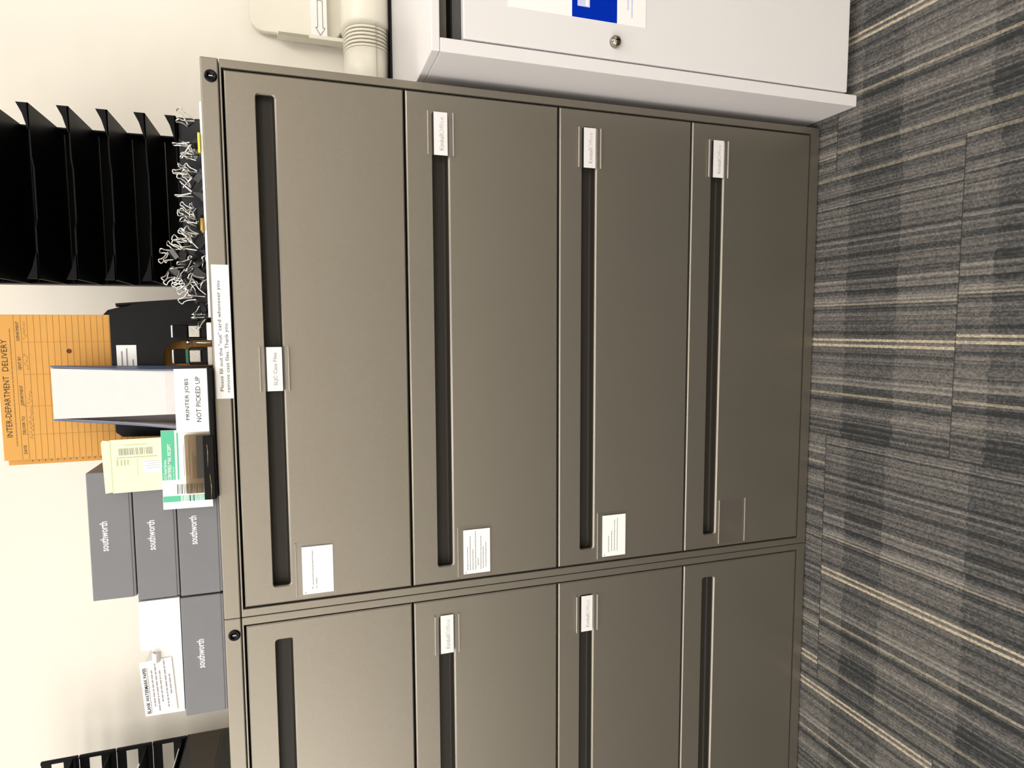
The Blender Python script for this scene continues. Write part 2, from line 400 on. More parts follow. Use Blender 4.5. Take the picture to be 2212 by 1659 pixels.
def cabinet(name, label, x, holders, cards, notice):
    t = thing(name, label, 'filing cabinet', (x, 0, 0), group='lateral filing cabinets side by side')
    case_mesh().build('case', t)
    for fx in (0.05, W - 0.05):
        for fy in (0.04, DEP - 0.04): f = MB(); f.lathe([(0.018, 0), (0.018, 0.0040)], (fx, fy, 0), (0, 0, 1), BLACKPL, 12); f.build('glide', t)
    cp = cap_mesh().build('top_cap', t)
    lk = lock_mesh().build('lock', t)
    for k in range(4):
        mb, ZS = drawer_mesh(ZT - k * D, k == 3); d = mb.build('drawer', t)
        if k in holders: label_holder(d, holders[k][0], ZS, holders[k][1])
        if k in cards: content_card(d, ZS, cards[k], cards[k] is None)
    if notice:
        n = MB(); n.box(0.410, 0.6475, -0.0008, -0.0001, 1.2975, 1.3262, PAPER)
        n.text('Please fill out the "out" card whenever you', 0.4235, 0.6190, 1.3115, 1.3195, -0.0010, PRINT)
        n.text('remove case files. Thank you.', 0.4215, 0.5460, 1.3010, 1.3090, -0.0010, PRINT)
        n.build('taped_notice', t)
    return t
K = 'KimballOffice'
cabinet('filing_cabinet', 'brown four drawer lateral filing cabinet wholly in view, beside the white cabinet', 0.0,
        {0: (0.461, 'SLJC Case Files'), 1: (0.9065, K), 2: (0.9055, K), 3: (0.9070, K)},
        {0: [(.10, .16, .32), (.19, .92, .34), (.10, .16, .45), (.19, .34, .45)],
         1: [(.08, .62, .15), (.08, .86, .25), (.08, .56, .35), (.08, .96, .45), (.17, .34, .55), (.08, .84, .65), (.10, .60, .74), (.12, .70, .84)],
         2: [(.10, .50, .27), (.12, .62, .40), (.12, .88, .52), (.12, .92, .64)], 3: None}, True)
cabinet('filing_cabinet', 'brown lateral filing cabinet cut off by the picture edge, under the white box', -1.0,
        {1: (W - 0.0915, K), 2: (W - 0.0935, K)}, {}, False)

# ------------------------------------------------------------------ white cabinet on the right
X0 = 1.018
t = thing('storage_cabinet', 'low white-grey storage cabinet with round lock, standing beside the brown filing cabinet', 'cabinet', (X0, 0, 0))
ZC, WX, YF, YB = 0.948, 0.90, -0.100, 0.40
m = MB(); m.box(0, 0.024, YF, YB, 0, ZC - .0155, GREYWHITE, .0015); m.build('side_panel', t)
m = MB(); m.box(WX - .024, WX, YF, YB, 0, ZC - .0155, GREYWHITE, .0015); m.build('side_panel', t)
m = MB(); m.box(0, WX, YF, YB, ZC - 0.015, ZC, GREYWHITE, .0015); m.build('top_panel', t)
m = MB(); m.box(.024, WX - .024, YB - .01, YB, 0.03, ZC - .0155, GREYWHITE); m.box(.024, WX - .024, YF + .03, YB - .01, 0.028, 0.04, GREYWHITE); m.build('back_panel', t)
m = MB(); m.box(.024, WX - .024, YF + .035, YF + .05, 0.0, 0.028, BLACKMATTE); m.build('plinth', t)
m = MB(); m.box(.0275, WX / 2 - .001, YF + .001, YF + .02, 0.027, 0.890, GREYWHITE, .0018)
dr = m.build('door', t)
m = MB(); m.box(WX / 2 + .001, WX - .0255, YF + .001, YF + .02, 0.027, 0.890, GREYWHITE, .0018); m.build('door', t)
m = MB(); m.box(.0245, WX - .0245, YF + .035, YF + .045, 0.86, 0.9322, BLACKPL)
m.box(.0245, WX - .0245, YF + .022, YF + .034, 0.9165, 0.9322, mat('dark_grey_rail', (.10, .09, .08), .4)); m.box(.0245, WX - .0245, YF + .020, YF + .034, 0.885, 0.906, mat('grey_rail', (.06, .058, .055), .4)); m.build('pull_rail', t)
m = MB(); kx, kz = 1.077 - X0, 0.593
m.lathe([(0.0, -.0125), (.004, -.0122), (.0085, -.0100), (.0108, -.006), (.0112, 0.001)][::1], (kx, YF, kz), (0, 1, 0), CHROME)
m.box(kx - .0007, kx + .0007, YF - .0132, YF - .0120, kz - .004, kz + .004, BLACKPL)
m.build('lock', dr, smooth=False)
p = MB(); px0 = 1.1115 - X0; yy = YF + .001
p.box(px0, px0 + .216, yy - .0008, yy - .0001, .527, .806, PAPER)
p.box(px0 + .0005, px0 + .2155, yy - .0011, yy - .0008, .589, .682, BLUEPRINT)
p.box(px0 + .021, px0 + .085, yy - .0013, yy - .0011, .646, .671, LAVENDER)
p.box(px0 + .023, px0 + .083, yy - .0015, yy - .0013, .6485, .6545, PAPER)
for (zz, a) in ((.5645, .025), (.556, .012)): p.box(px0 + a + .003, px0 + .10, yy - .0011, yy - .0008, zz, zz + .003, LAVENDER)
p.build('poster', dr)

# ------------------------------------------------------------------ cream machine on the white cabinet
t = thing('desktop_machine', 'cream plastic machine with ribbed rounded end, standing on the white cabinet', 'office machine', (1.13, 0.42, ZC))
def oval(x, ry, rz, cz, n=28, cy=0.0, pw=2.3):
    out = []
    for k in range(n):
        a = 2 * PI * k / n; c, s_ = math.cos(a), math.sin(a)
        out.append((x, cy + ry * abs(c) ** (2 / pw) * (1 if c > 0 else -1), cz + rz * abs(s_) ** (2 / pw) * (1 if s_ > 0 else -1)))
    return out
m = MB(); lp = [oval(-0.035, 0.015, 0.015, .056), oval(-0.033, .032, .030, .056), oval(-0.022, .050, .044, .056), oval(-0.004, .061, .050, .056), oval(0.02, .066, .0525, .057), oval(0.068, .068, .0535, .057)]
m.loops(lp, CREAMPL, cap0=True, cap1=True); m.build('end_cap', t)
m = MB(); m.loops([oval(0.068, .063, .050, .057), oval(.118, .063, .050, .057)], CREAMDK, cap0=True, cap1=True)
for k in range(6):
    x = .069 + k * .0085; m.loops([oval(x, .0672, .0528, .057), oval(x, .0688, .0542, .057), oval(x + .0050, .0688, .0542, .057), oval(x + .005, .0672, .0528, .057)], CREAMPL, cap0=True, cap1=True)
m.build('ribbed_collar', t)
m = MB(); m.loops([oval(.118, .067, .053, .057), oval(.124, .076, .057, .0585), oval(.130, .078, .058, .0585), oval(.42, .078, .058, .0585), oval(.44, .06, .045, .0585)], CREAMPL, cap0=True, cap1=True)
m.build('body', t)
m = MB(); m.box(-.034, .42, -.0700, -.0668, .0395, .0405, CREAMDK); m.build('seam', t)
m = MB(); m.box(-.03, .43, -.050, .055, 0, .0045, BLACKMATTE); m.build('black_slab', t)  # thin black slab beneath the rounded body
m = MB(); m.loops([rrect(.122, .45, .112, .320, .03, .052), rrect(.120, .45, .110, .322, .03, .056), rrect(.120, .45, .110, .322, .03, .068)], CREAMPL, cap0=True, cap1=True)
m.box(.108, .1175, .026, .060, .098, .262, CREAMPL, .0015)
for k in range(3): m.box(.1085 + k * .002, .1095 + k * .002, .0252, .0265, .19, .26, CREAMDK)
m.build('paper_support', t)
m = MB(); m.box(.1185, .30, .0300, .0515, .146, .184, PAPER)
zc = .162
AR = [(.1185, zc), (.1365, zc + .0110), (.1365, zc + .006), (.20, zc + .006), (.20, zc - .006), (.1365, zc - .006), (.1365, zc - .0110)]
for a, b2 in zip(AR, AR[1:] + AR[:1]):
    m.tube([(a[0], .0298, a[1]), (b2[0], .0298, b2[1])], .0006, PRINT, 4)
m.build('arrow_label', t)

# ------------------------------------------------------------------ letter trays
def tray(x0, x1, z, yf, yb, ysw, k_label, cat, group, window=False, papers=None, pitch=.0597):
    t = thing('letter_tray', k_label, cat, ((x0 + x1) / 2, (yf + yb) / 2, z), group=group)
    h = (x1 - x0) / 2; a, b = -(yb - yf) / 2, (yb - yf) / 2; s = ysw - (yf + yb) / 2
    m = MB()
    m.prism([(-h, a, 0), (-h + .05, a, -.001), (-.06, a, -.001), (-.045, a + .012, 0), (.045, a + .012, 0), (.06, a, -.001), (h - .05, a, -.001), (h, a, 0), (h, b, 0), (-h, b, 0)], (0, 0, .0025), BLACKPL)
    m.build('tray_floor', t)
    hs = pitch - .0006
    for sg in (-1, 1):
        m = MB(); xa = h if sg > 0 else -h + .003; xb = xa - .003
        if not window:
            m.prism([(xb, s, 0.0026), (xb, s, hs), (xb, b, hs), (xb, b, .0026)], (.003, 0, 0), BLACKPL)
        else:
            ring = [(s, .0026), (b, .0026), (b, hs), (s, hs)]
            m.box(xb, xa, s, b, .0026, .012, BLACKPL); m.box(xb, xa, s, b, .0175, .034, BLACKPL) ; m.box(xb, xa, s, b, .052, hs, BLACKPL)
            m.box(xb, xa, b - .028, b, .0026, hs, BLACKPL); m.box(xb, xa, s, s + .02, .0026, hs, BLACKPL)
        m.build('side_panel', t)
        m = MB(); e = sg * h; q = sg * (h - .045)
        m.prism([(e, a, 0), (e, a, .0185), (e - sg * .018, a, .010), (q, a, .0028), (q, a, 0)], (0, .003, 0), BLACKPL); m.build('front_lip', t)
    if not window:
        m = MB(); m.box(-h + .003, h - .003, b - .003, b, .0026, hs, BLACKPL); m.build('back_panel', t)
    if papers:
        for dz in range(papers):
            pass
    return t
words = ['lowest', 'second from the bottom', 'third from the bottom', 'fourth from the bottom', 'fifth from the bottom', 'sixth from the bottom', 'topmost']
for k in range(7):
    tray(.6240, .9255, 1.3765 + k * .0597 if k else 1.3862, .100, .287, .243,
         'black plastic letter tray, %s of the stack behind the binder clips' % words[k], 'letter tray', 'stacked black letter trays behind the binder clips',
         pitch=.0597 if k else .0500)
m = MB(); m.box(.622, .886, .098, .37, 1.3305, 1.3835, NAVYBLK, .004, 3, only=lambda a, b: abs(a.y - b.y) < 1e-6 and abs(a.z - b.z) < 1e-6 or abs(a.z - b.z) > .01)
m.box(.60, .928, .115, .37, 1.3305, 1.3858, NAVYBLK, .002)
tag(m.build('flat_binder'), 'dark navy binder lying flat beneath the stack of black letter trays', 'binder')
# open-sided tower at the cut-off cabinet
XR, YB2 = -.420, .360
for k in range(4):
    z = 1.4615 + .0737 * k; wd = ['lowest of four', 'second from bottom', 'third from bottom', 'topmost'][k]
    t = thing('shelf_tray', 'black open-sided shelf tray, %s, above the brown see-through tray' % wd, 'shelf tray', (XR - .15, YB2 - .12, z), group='stacked black open-sided shelf trays')
    h, ph = .15, .0731
    m = MB(); yb = .117
    m.box(-h + .008, h - .0085, yb, .120, .0006, .0300, BLACKPL); m.box(-h + .008, h - .0085, yb, .120, .0540, ph - .0006, BLACKPL); m.build('back_panel', t)
    for sx in (-1, 1):
        for sy in (-1, 1):
            m = MB(); xa, ya = sx * (h - .004), sy * .116; m.box(xa - .004, xa + .004, ya - .004, ya + .004, 0.0006, ph - .0006, BLACKPL, .0018); m.build('corner_post', t)
    m = MB(); m.box(-h + .004, h - .0050, -.1195, .1116, .0095, .0120, BLACKPL, .0006); m.build('tray_floor', t)
    m = MB(); m.box(XR - .29, XR - .012, YB2 - .225, YB2 - [.03, .06, .05, .04][k], z + .0124, z + [.0155, .0175, .0150, .0135][k], PAPER)
    tag(m.build('paper_stack'), 'thin white papers inside the %s black shelf tray' % wd, 'papers', 'papers in the black shelf trays')
t = thing('plastic_tray', 'brown see-through plastic tray beneath the black shelf trays', 'tray', (XR, YB2 - .12, 1.3305))
m = MB(); m.box(-.30, 0, -.12, .12, 0, .003, SMOKE2); m.build('tray_floor', t)
m = MB(); m.box(-.0035, 0, -.12, .12, .0032, .128, SMOKE2); m.build('side_panel', t)
m = MB(); m.box(-.30, -.2965, -.12, .12, .0032, .128, SMOKE2); m.build('side_panel', t)
m = MB(); m.box(-.296, -.004, .1165, .12, .0032, .128, mat('brown_smoke_back', (.26, .20, .09), .3)); m.build('back_panel', t)
m = MB(); m.box(-.30, 0, -.12, .12, .1282, .1306, BLACKPL); m.build('tray_lid', t)
m = MB(); m.box(XR - .28, XR - .006, YB2 - .21, YB2 - .006, 1.3337, 1.3820, BLACKPL); tag(m.build('black_folder_stack'), 'dark folder stack at the bottom of the brown see-through tray', 'folders')
m = MB(); m.box(XR - .28, XR - .007, YB2 - .20, YB2 - .012, 1.3825, 1.3858, PAPER); m.box(XR - .28, XR - .008, YB2 - .20, YB2 - .012, 1.3890, 1.3915, PAPER); m.box(XR - .28, XR - .009, YB2 - .20, YB2 - .012, 1.3858, 1.3890, GREYPRINT)
tag(m.build('paper_stack'), 'white papers lying on dark folders inside the brown see-through tray', 'papers')

# ------------------------------------------------------------------ boxes of paper
def paper_box(x0, x1, z0, z1, yf, label, txt, col=GREYBOX):
    cx = (x0 + x1) / 2; t = thing('paper_box', label, 'box', (cx, yf + .14, z0), group='grey paper boxes stacked on the filing cabinets')
    h = (x1 - x0) / 2; H_ = z1 - z0
    m = MB(); m.box(-h + .001, h - .001, -.139, .139, 0, H_ - .002, col, .0012)
    m.build('box_base', t)
    m = MB(); m.box(-h, h, -.140, .140, .0035, H_ - .0008, col, .0016); 
    a, b2, zc = txt
    m.text('southworth', a - cx, b2 - cx, zc - .0062 - z0, zc + .0062 - z0, -.1404, WHITEINK, .012)
    m.build('box_lid', t); return t
paper_box(.0505, .2870, 1.3310, 1.4015, .011, 'grey paper box lying on the cabinet top behind the green form, bottom of three', (.145, .198, 1.3755))
paper_box(.0520, .2872, 1.4025, 1.4705, .012, 'grey paper box in the middle of the stack of three', (.142, .196, 1.4435))
paper_box(.0600, .2878, 1.4715, 1.5400, .012, 'grey paper box on top of the stack of three', (.148, .201, 1.5165))
paper_box(-.1775, .0475, 1.3310, 1.4030, .010, 'scuffed grey paper box underneath the white box', (-.089, -.034, 1.3725))
t = thing('white_box', 'white cardboard box with a notched lid, on the scuffed grey paper box', 'box', (-.06, .15, 1.4038))
def wb(pts, y0, y1, name, par=t, mt=WHITEBOX): m = MB(); m.prism([(x + .06, y0 - .15, z - 1.4038) for x, z in pts], (0, y1 - y0, 0), mt); return m.build(name, par)
wb([(-.167, 1.4038), (.0490, 1.4038), (.0490, 1.4705), (-.0420, 1.4705), (-.0425, 1.4525), (-.066, 1.4520), (-.068, 1.4665), (-.166, 1.4665)], .012, .26, 'box_body')
m = MB(); m.loops([[(-.0640 + .06 + .002 * i, -.139 - .010 * math.sin(k / 8 * PI), 1.4525 - 1.4038 - .0145 * k / 8) for k in range(9)] for i in range(0, 10)], WHITEBOX, closed=False); m.build('lifted_flap', t)
m = MB()
m.box(-.051, .051, -.0006, 0, -.0262, .0262, PAPER)
m.text('BLANK WATERMARK PAPER', -.047, .040, .0165, .0225, -.0009, PRINT, .02)
m.box(-.047, .040, -.0009, -.0006, .0148, .0153, PRINT)
for (z_, a, b2, sd) in ((.0085, -.036, .033, 1), (.0020, -.046, .046, 2), (-.0045, -.030, .030, 3), (-.0130, -.042, .049, 4), (-.0195, -.018, .020, 5)):
    r_ = random.Random(sd); xx = a
    while xx < b2:
        xe = min(b2, xx + r_.uniform(.003, .012)); m.box(xx, xe, -.0009, -.0006, z_ - .0012, z_ + .0012, GREYPRINT); xx = xe + .0014
m.xform(Matrix.Rotation(-.06, 4, 'Y') @ Matrix.Scale(1, 4))
o = m.build('paper_label', None, (-.1120, .0105, 1.4445)); tag(o, 'white paper label with a bold heading taped on the white box', 'label')

# ------------------------------------------------------------------ envelopes and their holder
t = thing('document_holder', 'glossy black upright holder carrying the orange envelope', 'document holder', (.465, .10, 1.331))
def P(pts, y0, y1, name, mt, dx=0): m = MB(); m.prism([(x - .465, y0 - .10, z - 1.331) for x, z in pts], (0, y1 - y0, 0), mt); return m.build(name, t)
fr = [(.334, 1.331), (.405, 1.331), (.405, 1.40), (.412, 1.415), (.425, 1.4215), (.490, 1.4215), (.504, 1.416), (.513, 1.402), (.514, 1.331), (.598, 1.331), (.594, 1.345), (.580, 1.468), (.566, 1.503), (.562, 1.506), (.347, 1.506), (.338, 1.495)]
P(fr, .080, .083, 'front_panel', BLACKGL)
P([(.334, 1.331), (.592, 1.331), (.586, 1.43), (.577, 1.503), (.571, 1.524), (.556, 1.537), (.352, 1.537), (.338, 1.52)], .145, .148, 'back_panel', BLACKGL)
m = MB(); m.prism([(.592 - .465, -.017, 0), (.5785 - .465, -.017, .165), (.5765 - .465, .045, .178), (.587 - .465, .045, 0)], (.003, 0, 0), BLACKGL); m.build('side_panel', t)
m = MB(); m.prism([(.336 - .465, -.017, 0), (.345 - .465, -.017, .165), (.345 - .465, .045, .19), (.336 - .465, .045, 0)], (.003, 0, 0), BLACKGL); m.build('side_panel', t)
m = MB(); m.box(-.126, .124, -.016, .044, 0, .003, BLACKGL); m.build('base', t)
m = MB(); m.box(.456 - .465, .506 - .465, -.0212, -.0201, 1.4655 - 1.331, 1.4975 - 1.331, PAPER)
for (z_, a, b2) in ((1.4880, .462, .495), (1.4800, .462, .500), (1.4705, .468, .480)): m.box(a - .465, b2 - .465, -.0215, -.0212, z_ - 1.331, z_ + .0022 - 1.331, GREYPRINT)
m.build('name_label', t)
def envelope(x0, x1, z0, z1, y, label, detail):
    cx = (x0 + x1) / 2; t = thing('envelope', label, 'envelope', (cx, y, z0), group='orange inter-department envelopes')
    h = (x1 - x0) / 2; m = MB(); m.box(-h, h, -.0012, .0012, 0, z1 - z0, MANILA, .0005, 1); m.build('envelope_body', t)
    if not detail: return
    g = MB(); Y = -.0015; zz_ = lambda z: z - z0; X = lambda x: x - cx
    n = 0; z = 1.6645
    while z > 1.36:
        g.box(X(.300), X(.5605), Y, Y + .0003, zz_(z) - .0003, zz_(z) + .0003, MANILALN); z -= .00985 if n else .0105; n += 1
    for xv in (.5125, .4545, .397, .345): g.box(X(xv) - .0002, X(xv) + .0002, Y, Y + .0003, zz_(1.36), zz_(1.655), MANILALN)
    for k in range(22): g.box(X(.2955), X(.2985), Y, Y + .0003, zz_(1.649 - k * .00985), zz_(1.6500 - k * .00985), PRINT)
    g.text('INTER-DEPARTMENT', X(.342), X(.452), zz_(1.6768), zz_(1.6858), Y, PRINT, -.004)
    g.text('DELIVERY', X(.461), X(.5175), zz_(1.6768), zz_(1.6858), Y, PRINT, -.004)
    r_ = random.Random(3); xx = .325
    while xx < .532:
        xe = xx + r_.uniform(.002, .009); g.box(X(xx), X(xe), Y, Y + .0003, zz_(1.6705), zz_(1.6720), MANILALN); xx = xe + .0009
    for s_, a, b2 in (('DATE', .3105, .326), ('DELIVER TO', .346, .379), ('DEPARTMENT', .400, .435), ('SENT BY', .463, .487), ('DEPARTMENT', .515, .549)):
        g.text(s_, X(a), X(b2), zz_(1.6570), zz_(1.6615), Y, PRINT, .0)
    for (a, b2, zc, sd) in ((.338, .395, 1.6480, 1), (.402, .425, 1.6470, 2), (.462, .492, 1.6490, 4), (.517, .549, 1.6485, 6), (.396, .402, 1.658, 7)):
        r_ = random.Random(sd); pts = []; k = int((b2 - a) / .0018) + 2
        for q in range(k): pts.append((X(a + (b2 - a) * q / (k - 1)), Y, zz_(zc + r_.uniform(-.0042, .0048) * (1 if q % 2 else .6))))
        g.tube(pts, .00028, PENCIL, 4)
    g.lathe([(.0042, 0), (.0042, .0004)], (X(.4955), Y, zz_(1.5820)), (0, 1, 0), REDHOLE, 14)
    g.build('printed_form', t)
envelope(.2995, .5615, 1.3350, 1.6925, .118, 'orange inter-department delivery envelope with a ruled form, upright in the black holder', True)
envelope(.2890, .5500, 1.3350, 1.6900, .128, 'orange envelope showing only a narrow edge behind the ruled delivery envelope', False)

# ------------------------------------------------------------------ magazine file with printer jobs
Z0 = 1.3388
t = thing('magazine_file', 'blue-edged magazine file labelled PRINTER JOBS NOT PICKED UP, full of white sheets', 'magazine file', (.41, .02, Z0))
LINING = mat('grey_lining_board', (0.55, 0.51, 0.52), 0.7)
HT = .260
def side(xb, xt, sgn):
    pr = [(-.030, 0), (-.030, .0535), (-.014, .095), (.006, .150), (.028, .205), (.052, HT), (.0565, HT), (.0565, 0)]
    m = MB(); X = lambda z, o: xb + (xt - xb) * (z / HT) + .003 * math.sin(PI * z / HT) * (-sgn) + o
    L_ = [[(X(z, 0), y, z) for y, z in pr], [(X(z, .0026 * sgn), y, z) for y, z in pr]]
    fs = m.loops(L_, BLUE, cap0=True, cap1=True, smooth=False); bmesh.ops.recalc_face_normals(m.bm, faces=fs); sp_ = m.build('side_panel', t)
    m = MB(); L_ = [[(X(z, -.0002 * sgn), y + .002, z) for y, z in pr[:-2]] + [(X(HT, -.0002 * sgn), .052, HT), (X(0, -.0002 * sgn), .052, 0)], [(X(z, -.0012 * sgn), y + .002, z) for y, z in pr[:-2]] + [(X(HT, -.0012 * sgn), .052, HT), (X(0, -.0012 * sgn), .052, 0)]]
    fs = m.loops(L_, LINING, cap0=True, cap1=True, smooth=False); bmesh.ops.recalc_face_normals(m.bm, faces=fs); m.build('lining', sp_)
side(.0530, .0590, 1); side(-.0525, -.0335, -1)
m = MB(); m.box(-.0500, .0525, .0530, .0555, .0, .06, BLUE); m.prism([(-.050, .053, .06), (.0525, .053, .06), (.0575, .053, HT), (-.032, .053, HT)], (0, .0025, 0), LINING); m.build('back_panel', t)
m = MB(); m.box(-.0500, .0510, -.027, .052, 0, .0025, BLUE); m.build('base', t)
m = MB(); m.box(-.0505, .0515, -.030, -.027, .0, .0525, BLUE); m.build('front_lip', t)
m = MB(); m.box(-.0560, .0555, -.0316, -.0303, .0002, .0525, PAPER)
m.text('PRINTER JOBS', -.0345, .0385, .0288, .0365, -.0319, PRINT, 0); m.text('NOT PICKED UP', -.0385, .0415, .0118, .0195, -.0319, PRINT, 0)
m.build('front_label', t)
m = MB(); rows = []
for k in range(9):
    u = k / 8; z = .004 + .2535 * u
    y = -.025 if z < .053 else (-.025 + .072 * ((z - .053) / .2045) ** 1.1)
    xl = -.024 - .0085 * max(0, (z - .06) / .20); rows.append((xl, .0500 + .0065 * u, y, z))
fs = m.loops([[(a, y, z), (b2, y, z), (b2, .0515, z), (a, .0515, z)] for a, b2, y, z in rows], PAPER2, cap0=True, cap1=True, smooth=False)
bmesh.ops.recalc_face_normals(m.bm, faces=fs)
tag(m.build('paper_bundle', None, (.41, .02, Z0 + .0005)), 'bundle of white printed sheets standing in the blue-edged magazine file', 'papers')

# ------------------------------------------------------------------ smoky organizer, postal forms
t = thing('desk_organizer', 'black desk organizer with smoky see-through front, holding the green and white postal form', 'organizer', (.30, 0, 1.3305))
m = MB(); m.box(-.068, .165, -.014, .0075, 0, .0078, BLACKGL, .001); m.box(-.009, .165, .0077, .073, 0, .0078, BLACKGL, .001); m.build('base_tray', t)
m = MB(); m.box(-.068, .046, -.0175, -.0145, .0020, .0200, BLACKGL, .0008)
m.tube([(-.066, -.0178, .0090), (-.045, -.0180, .0080), (-.022, -.0178, .0098)], .0005, BRASS, 4); m.tube([(-.008, -.0178, .0125), (.018, -.0180, .0118), (.032, -.0178, .0128)], .0005, BRASS, 4)
m.build('front_strip', t)
m = MB(); m.prism([(-.0555, -.0135, .0085), (.050, -.0135, .0085), (.050, -.0135, .0465), (.048, -.0135, .0490), (-.053, -.0135, .0490), (-.0555, -.0135, .0465)], (0, .0022, 0), SMOKE); m.build('front_plate', t)
m = MB(); m.box(-.030, .047, -.0105, -.0066, .0085, .0310, BLACKMATTE, .001); m.box(-.030, .010, -.0108, -.0066, .0315, .0385, CREAMPL, .0008); m.build('inner_divider', t)
# green and white certified form
def card_thing(name, label, x0, x1, z0, z1, y, rot):
    return thing(name, label, 'postal form', ((x0 + x1) / 2, y, z0))
t = thing('postal_form', 'green and white certified mail form with barcode, behind the smoky front', 'postal form', (.2865, -.0035, 1.3385))
m = MB(); hw = .0705; m.box(-hw, hw, 0, .0006, 0, .0800, PAPER)
m.box(-.018, hw - .0005, -.0004, 0, .0590, .0798, GREEN)
m.box(-.018, hw - .0005, -.0004, 0, .0530, .0555, GREEN)
m.box(-hw + .013, -hw + .0235, -.0004, 0, .0005, .0795, GREEN)
m.text('U.S. Postal Service', -.017, .018, .0725, .0770, -.0007, WHITEINK, .01); m.text('CERTIFIED MAIL RECEIPT', -.017, .046, .0650, .0705, -.0007, WHITEINK, .01)
m.text('Domestic Mail Only', -.017, .006, .0600, .0630, -.0007, WHITEINK, .0)
r_ = random.Random(11); z = .003
while z < .056:
    wv = r_.choice((.0006, .0006, .0011, .0016)); m.box(-.0440, -.0265, -.0004, 0, z, z + wv, PRINT); z += wv + r_.choice((.0009, .0014, .0022))
r_ = random.Random(12); z = .006
while z < .052:
    m.box(-hw + .0125, -hw + .0235, -.0007, -.0004, z, z + .0010, WHITEINK if r_.random() < .75 else PRINT); z += r_.uniform(.0016, .0026)
for z, a, b2 in ((.0445, -.012, .045), (.0400, -.012, .020), (.0360, -.012, .050), (.0310, -.012, .03)): m.box(a, b2, -.0004, 0, z, z + .0005, GREYPRINT)
m.xform(Matrix.Rotation(.012, 4, 'Y')); m.build('form_sheet', t)
t = thing('postal_card', 'pale yellow-green return card with barcode, sticking up behind the white and green form', 'postal card', (.3005, .0025, 1.3405))
m = MB(); m.box(-.0475, .0455, 0, .0006, 0, .1570, LIMEP); m.prism([(-.0455, -.0002, .157), (.0440, -.0002, .157), (.0455, -.0002, .1675), (.041, -.0002, .1700), (-.0470, -.0002, .1680)], (0, .0008, 0), LIMEP)
r_ = random.Random(21); z = .092
while z < .144:
    wv = r_.choice((.0006, .0009, .0014)); m.box(.0180, .0300, -.0004, 0, z, z + wv, GREYPRINT); z += wv + r_.choice((.0009, .0013, .0024))
m.box(-.047, .045, -.0003, 0, .1560, .1565, LIMELINE)
m.box(-.0190, .0120, -.0003, 0, .1165, .1170, LIMELINE)
m.box(-.0150, .0080, -.0003, 0, .0800, .1080, PAPER)
for z, a, b2 in ((.1400, .0000, .0100), (.1350, .0000, .0100), (.130, .0010, .0095), (.1460, .0000, .011)): m.box(a, b2, -.0004, 0, z, z + .0022, LIMELINE)
r_ = random.Random(8)
for q in range(6):
    x = .0150 - q * .0011
for q, xx in enumerate((.0050, .0010, -.0030, -.0070)):
    m.box(xx - .0006, xx + .0006, -.0006, -.0003, .082, .105 - .004 * (q % 2), LTGREY)
m.box(.0350, .0362, -.0003, 0, .100, .135, LIMELINE); m.box(.0130, .0145, -.0003, 0, .085, .148, LIMELINE)
m.xform(Matrix.Rotation(-.01, 4, 'Y')); m.build('card_sheet', t)

# ------------------------------------------------------------------ hand stamps
def stamp(x, w_, green, label):
    t = thing('hand_stamp', label, 'stamp', (x, .035, 1.3312), group='two self-inking stamps')
    h = w_ / 2
    m = MB(); m.box(-h, h, -.012, .012, .0400, .0640, BLACKPL, .0016)
    if green: m.box(-h - .0001, h + .0001, -.0122, .0122, .0400, .0455, DKGREEN, .001)
    m.build('handle', t)
    m = MB(); m.box(-h + .001, h - .001, -.0110, .0110, .0645, .0668, PAPER, .0006); m.build('top_pad', t)
    m = MB(); m.box(-h * .85, h * .85, -.0135, .0135, .0205, .0385, SILVERPL, .0012); m.build('picture_plate', t)
    m = MB(); m.box(-h - .003, -h + .0005, -.014, .014, .002, .0395, BLACKGL, .001); m.box(h - .0005, h + .003, -.014, .014, .002, .0395, BLACKGL, .001); m.box(-h, h, -.008, .012, .006, .0200, BLACKGL, .001); m.build('frame', t)
    m = MB(); m.box(-h - .004, h + .004, -.018, .016, 0, .0085, PAPER if not green else SILVERPL, .0012); m.build('ink_base', t)
    return t
stamp(.5305, .0235, False, 'black self-inking hand stamp with white base, next to the binder clips')
stamp(.4860, .0255, True, 'black and green self-inking hand stamp with silver base, next to the magazine file')
m = MB(); m.tube([(.4560 + .054, .018, 1.3335), (.510, .022, 1.352), (.511, .030, 1.3705)], .0012, STEEL, 6); m.lathe([(.0, -.004), (.0035, -.002), (.0038, .001), (.0, .004)], (.511, .030, 1.3725), (0, 0, 1), STEEL, 12)
tag(m.build('push_pin'), 'small steel push rod with a round head, standing between the two hand stamps', 'pin')

# ------------------------------------------------------------------ binder clips
def clip_proto(w_):
    t = thing('binder_clip', '', 'binder clip')
    d, hh = w_ * .62, w_ * .42
    m = MB(); q = .0007
    out = [(-hh / 2, 0), (hh / 2, 0), (q * .8, d), (-q * .8, d)]
    m.prism([(-w_ / 2, y, z) for y, z in out], (w_, 0, 0), CLIPBLK)
    for s in (-1, 1): m.tube([(-w_ / 2, s * q * 1.2, d), (w_ / 2, s * q * 1.2, d)], .0011, BLACKGL, 6)
    m.build('clip_body', t)
    for s in (-1, 1):
        L_ = w_ * 1.15; ang = s * .42; pts = []
        for (u, v) in ((-.42, 0), (-.40, .10), (-.17, .55), (-.15, .82), (-.22, .93), (-.20, 1.03), (0, 1.07), (.20, 1.03), (.22, .93), (.15, .82), (.17, .55), (.40, .10), (.42, 0)):
            pts.append((u * w_, s * .0015 + math.sin(ang) * v * L_, d + math.cos(ang) * v * L_))
        m = MB(); m.tube(pts, .00120, STEEL, 6); m.build('wire_handle', t)
    return t
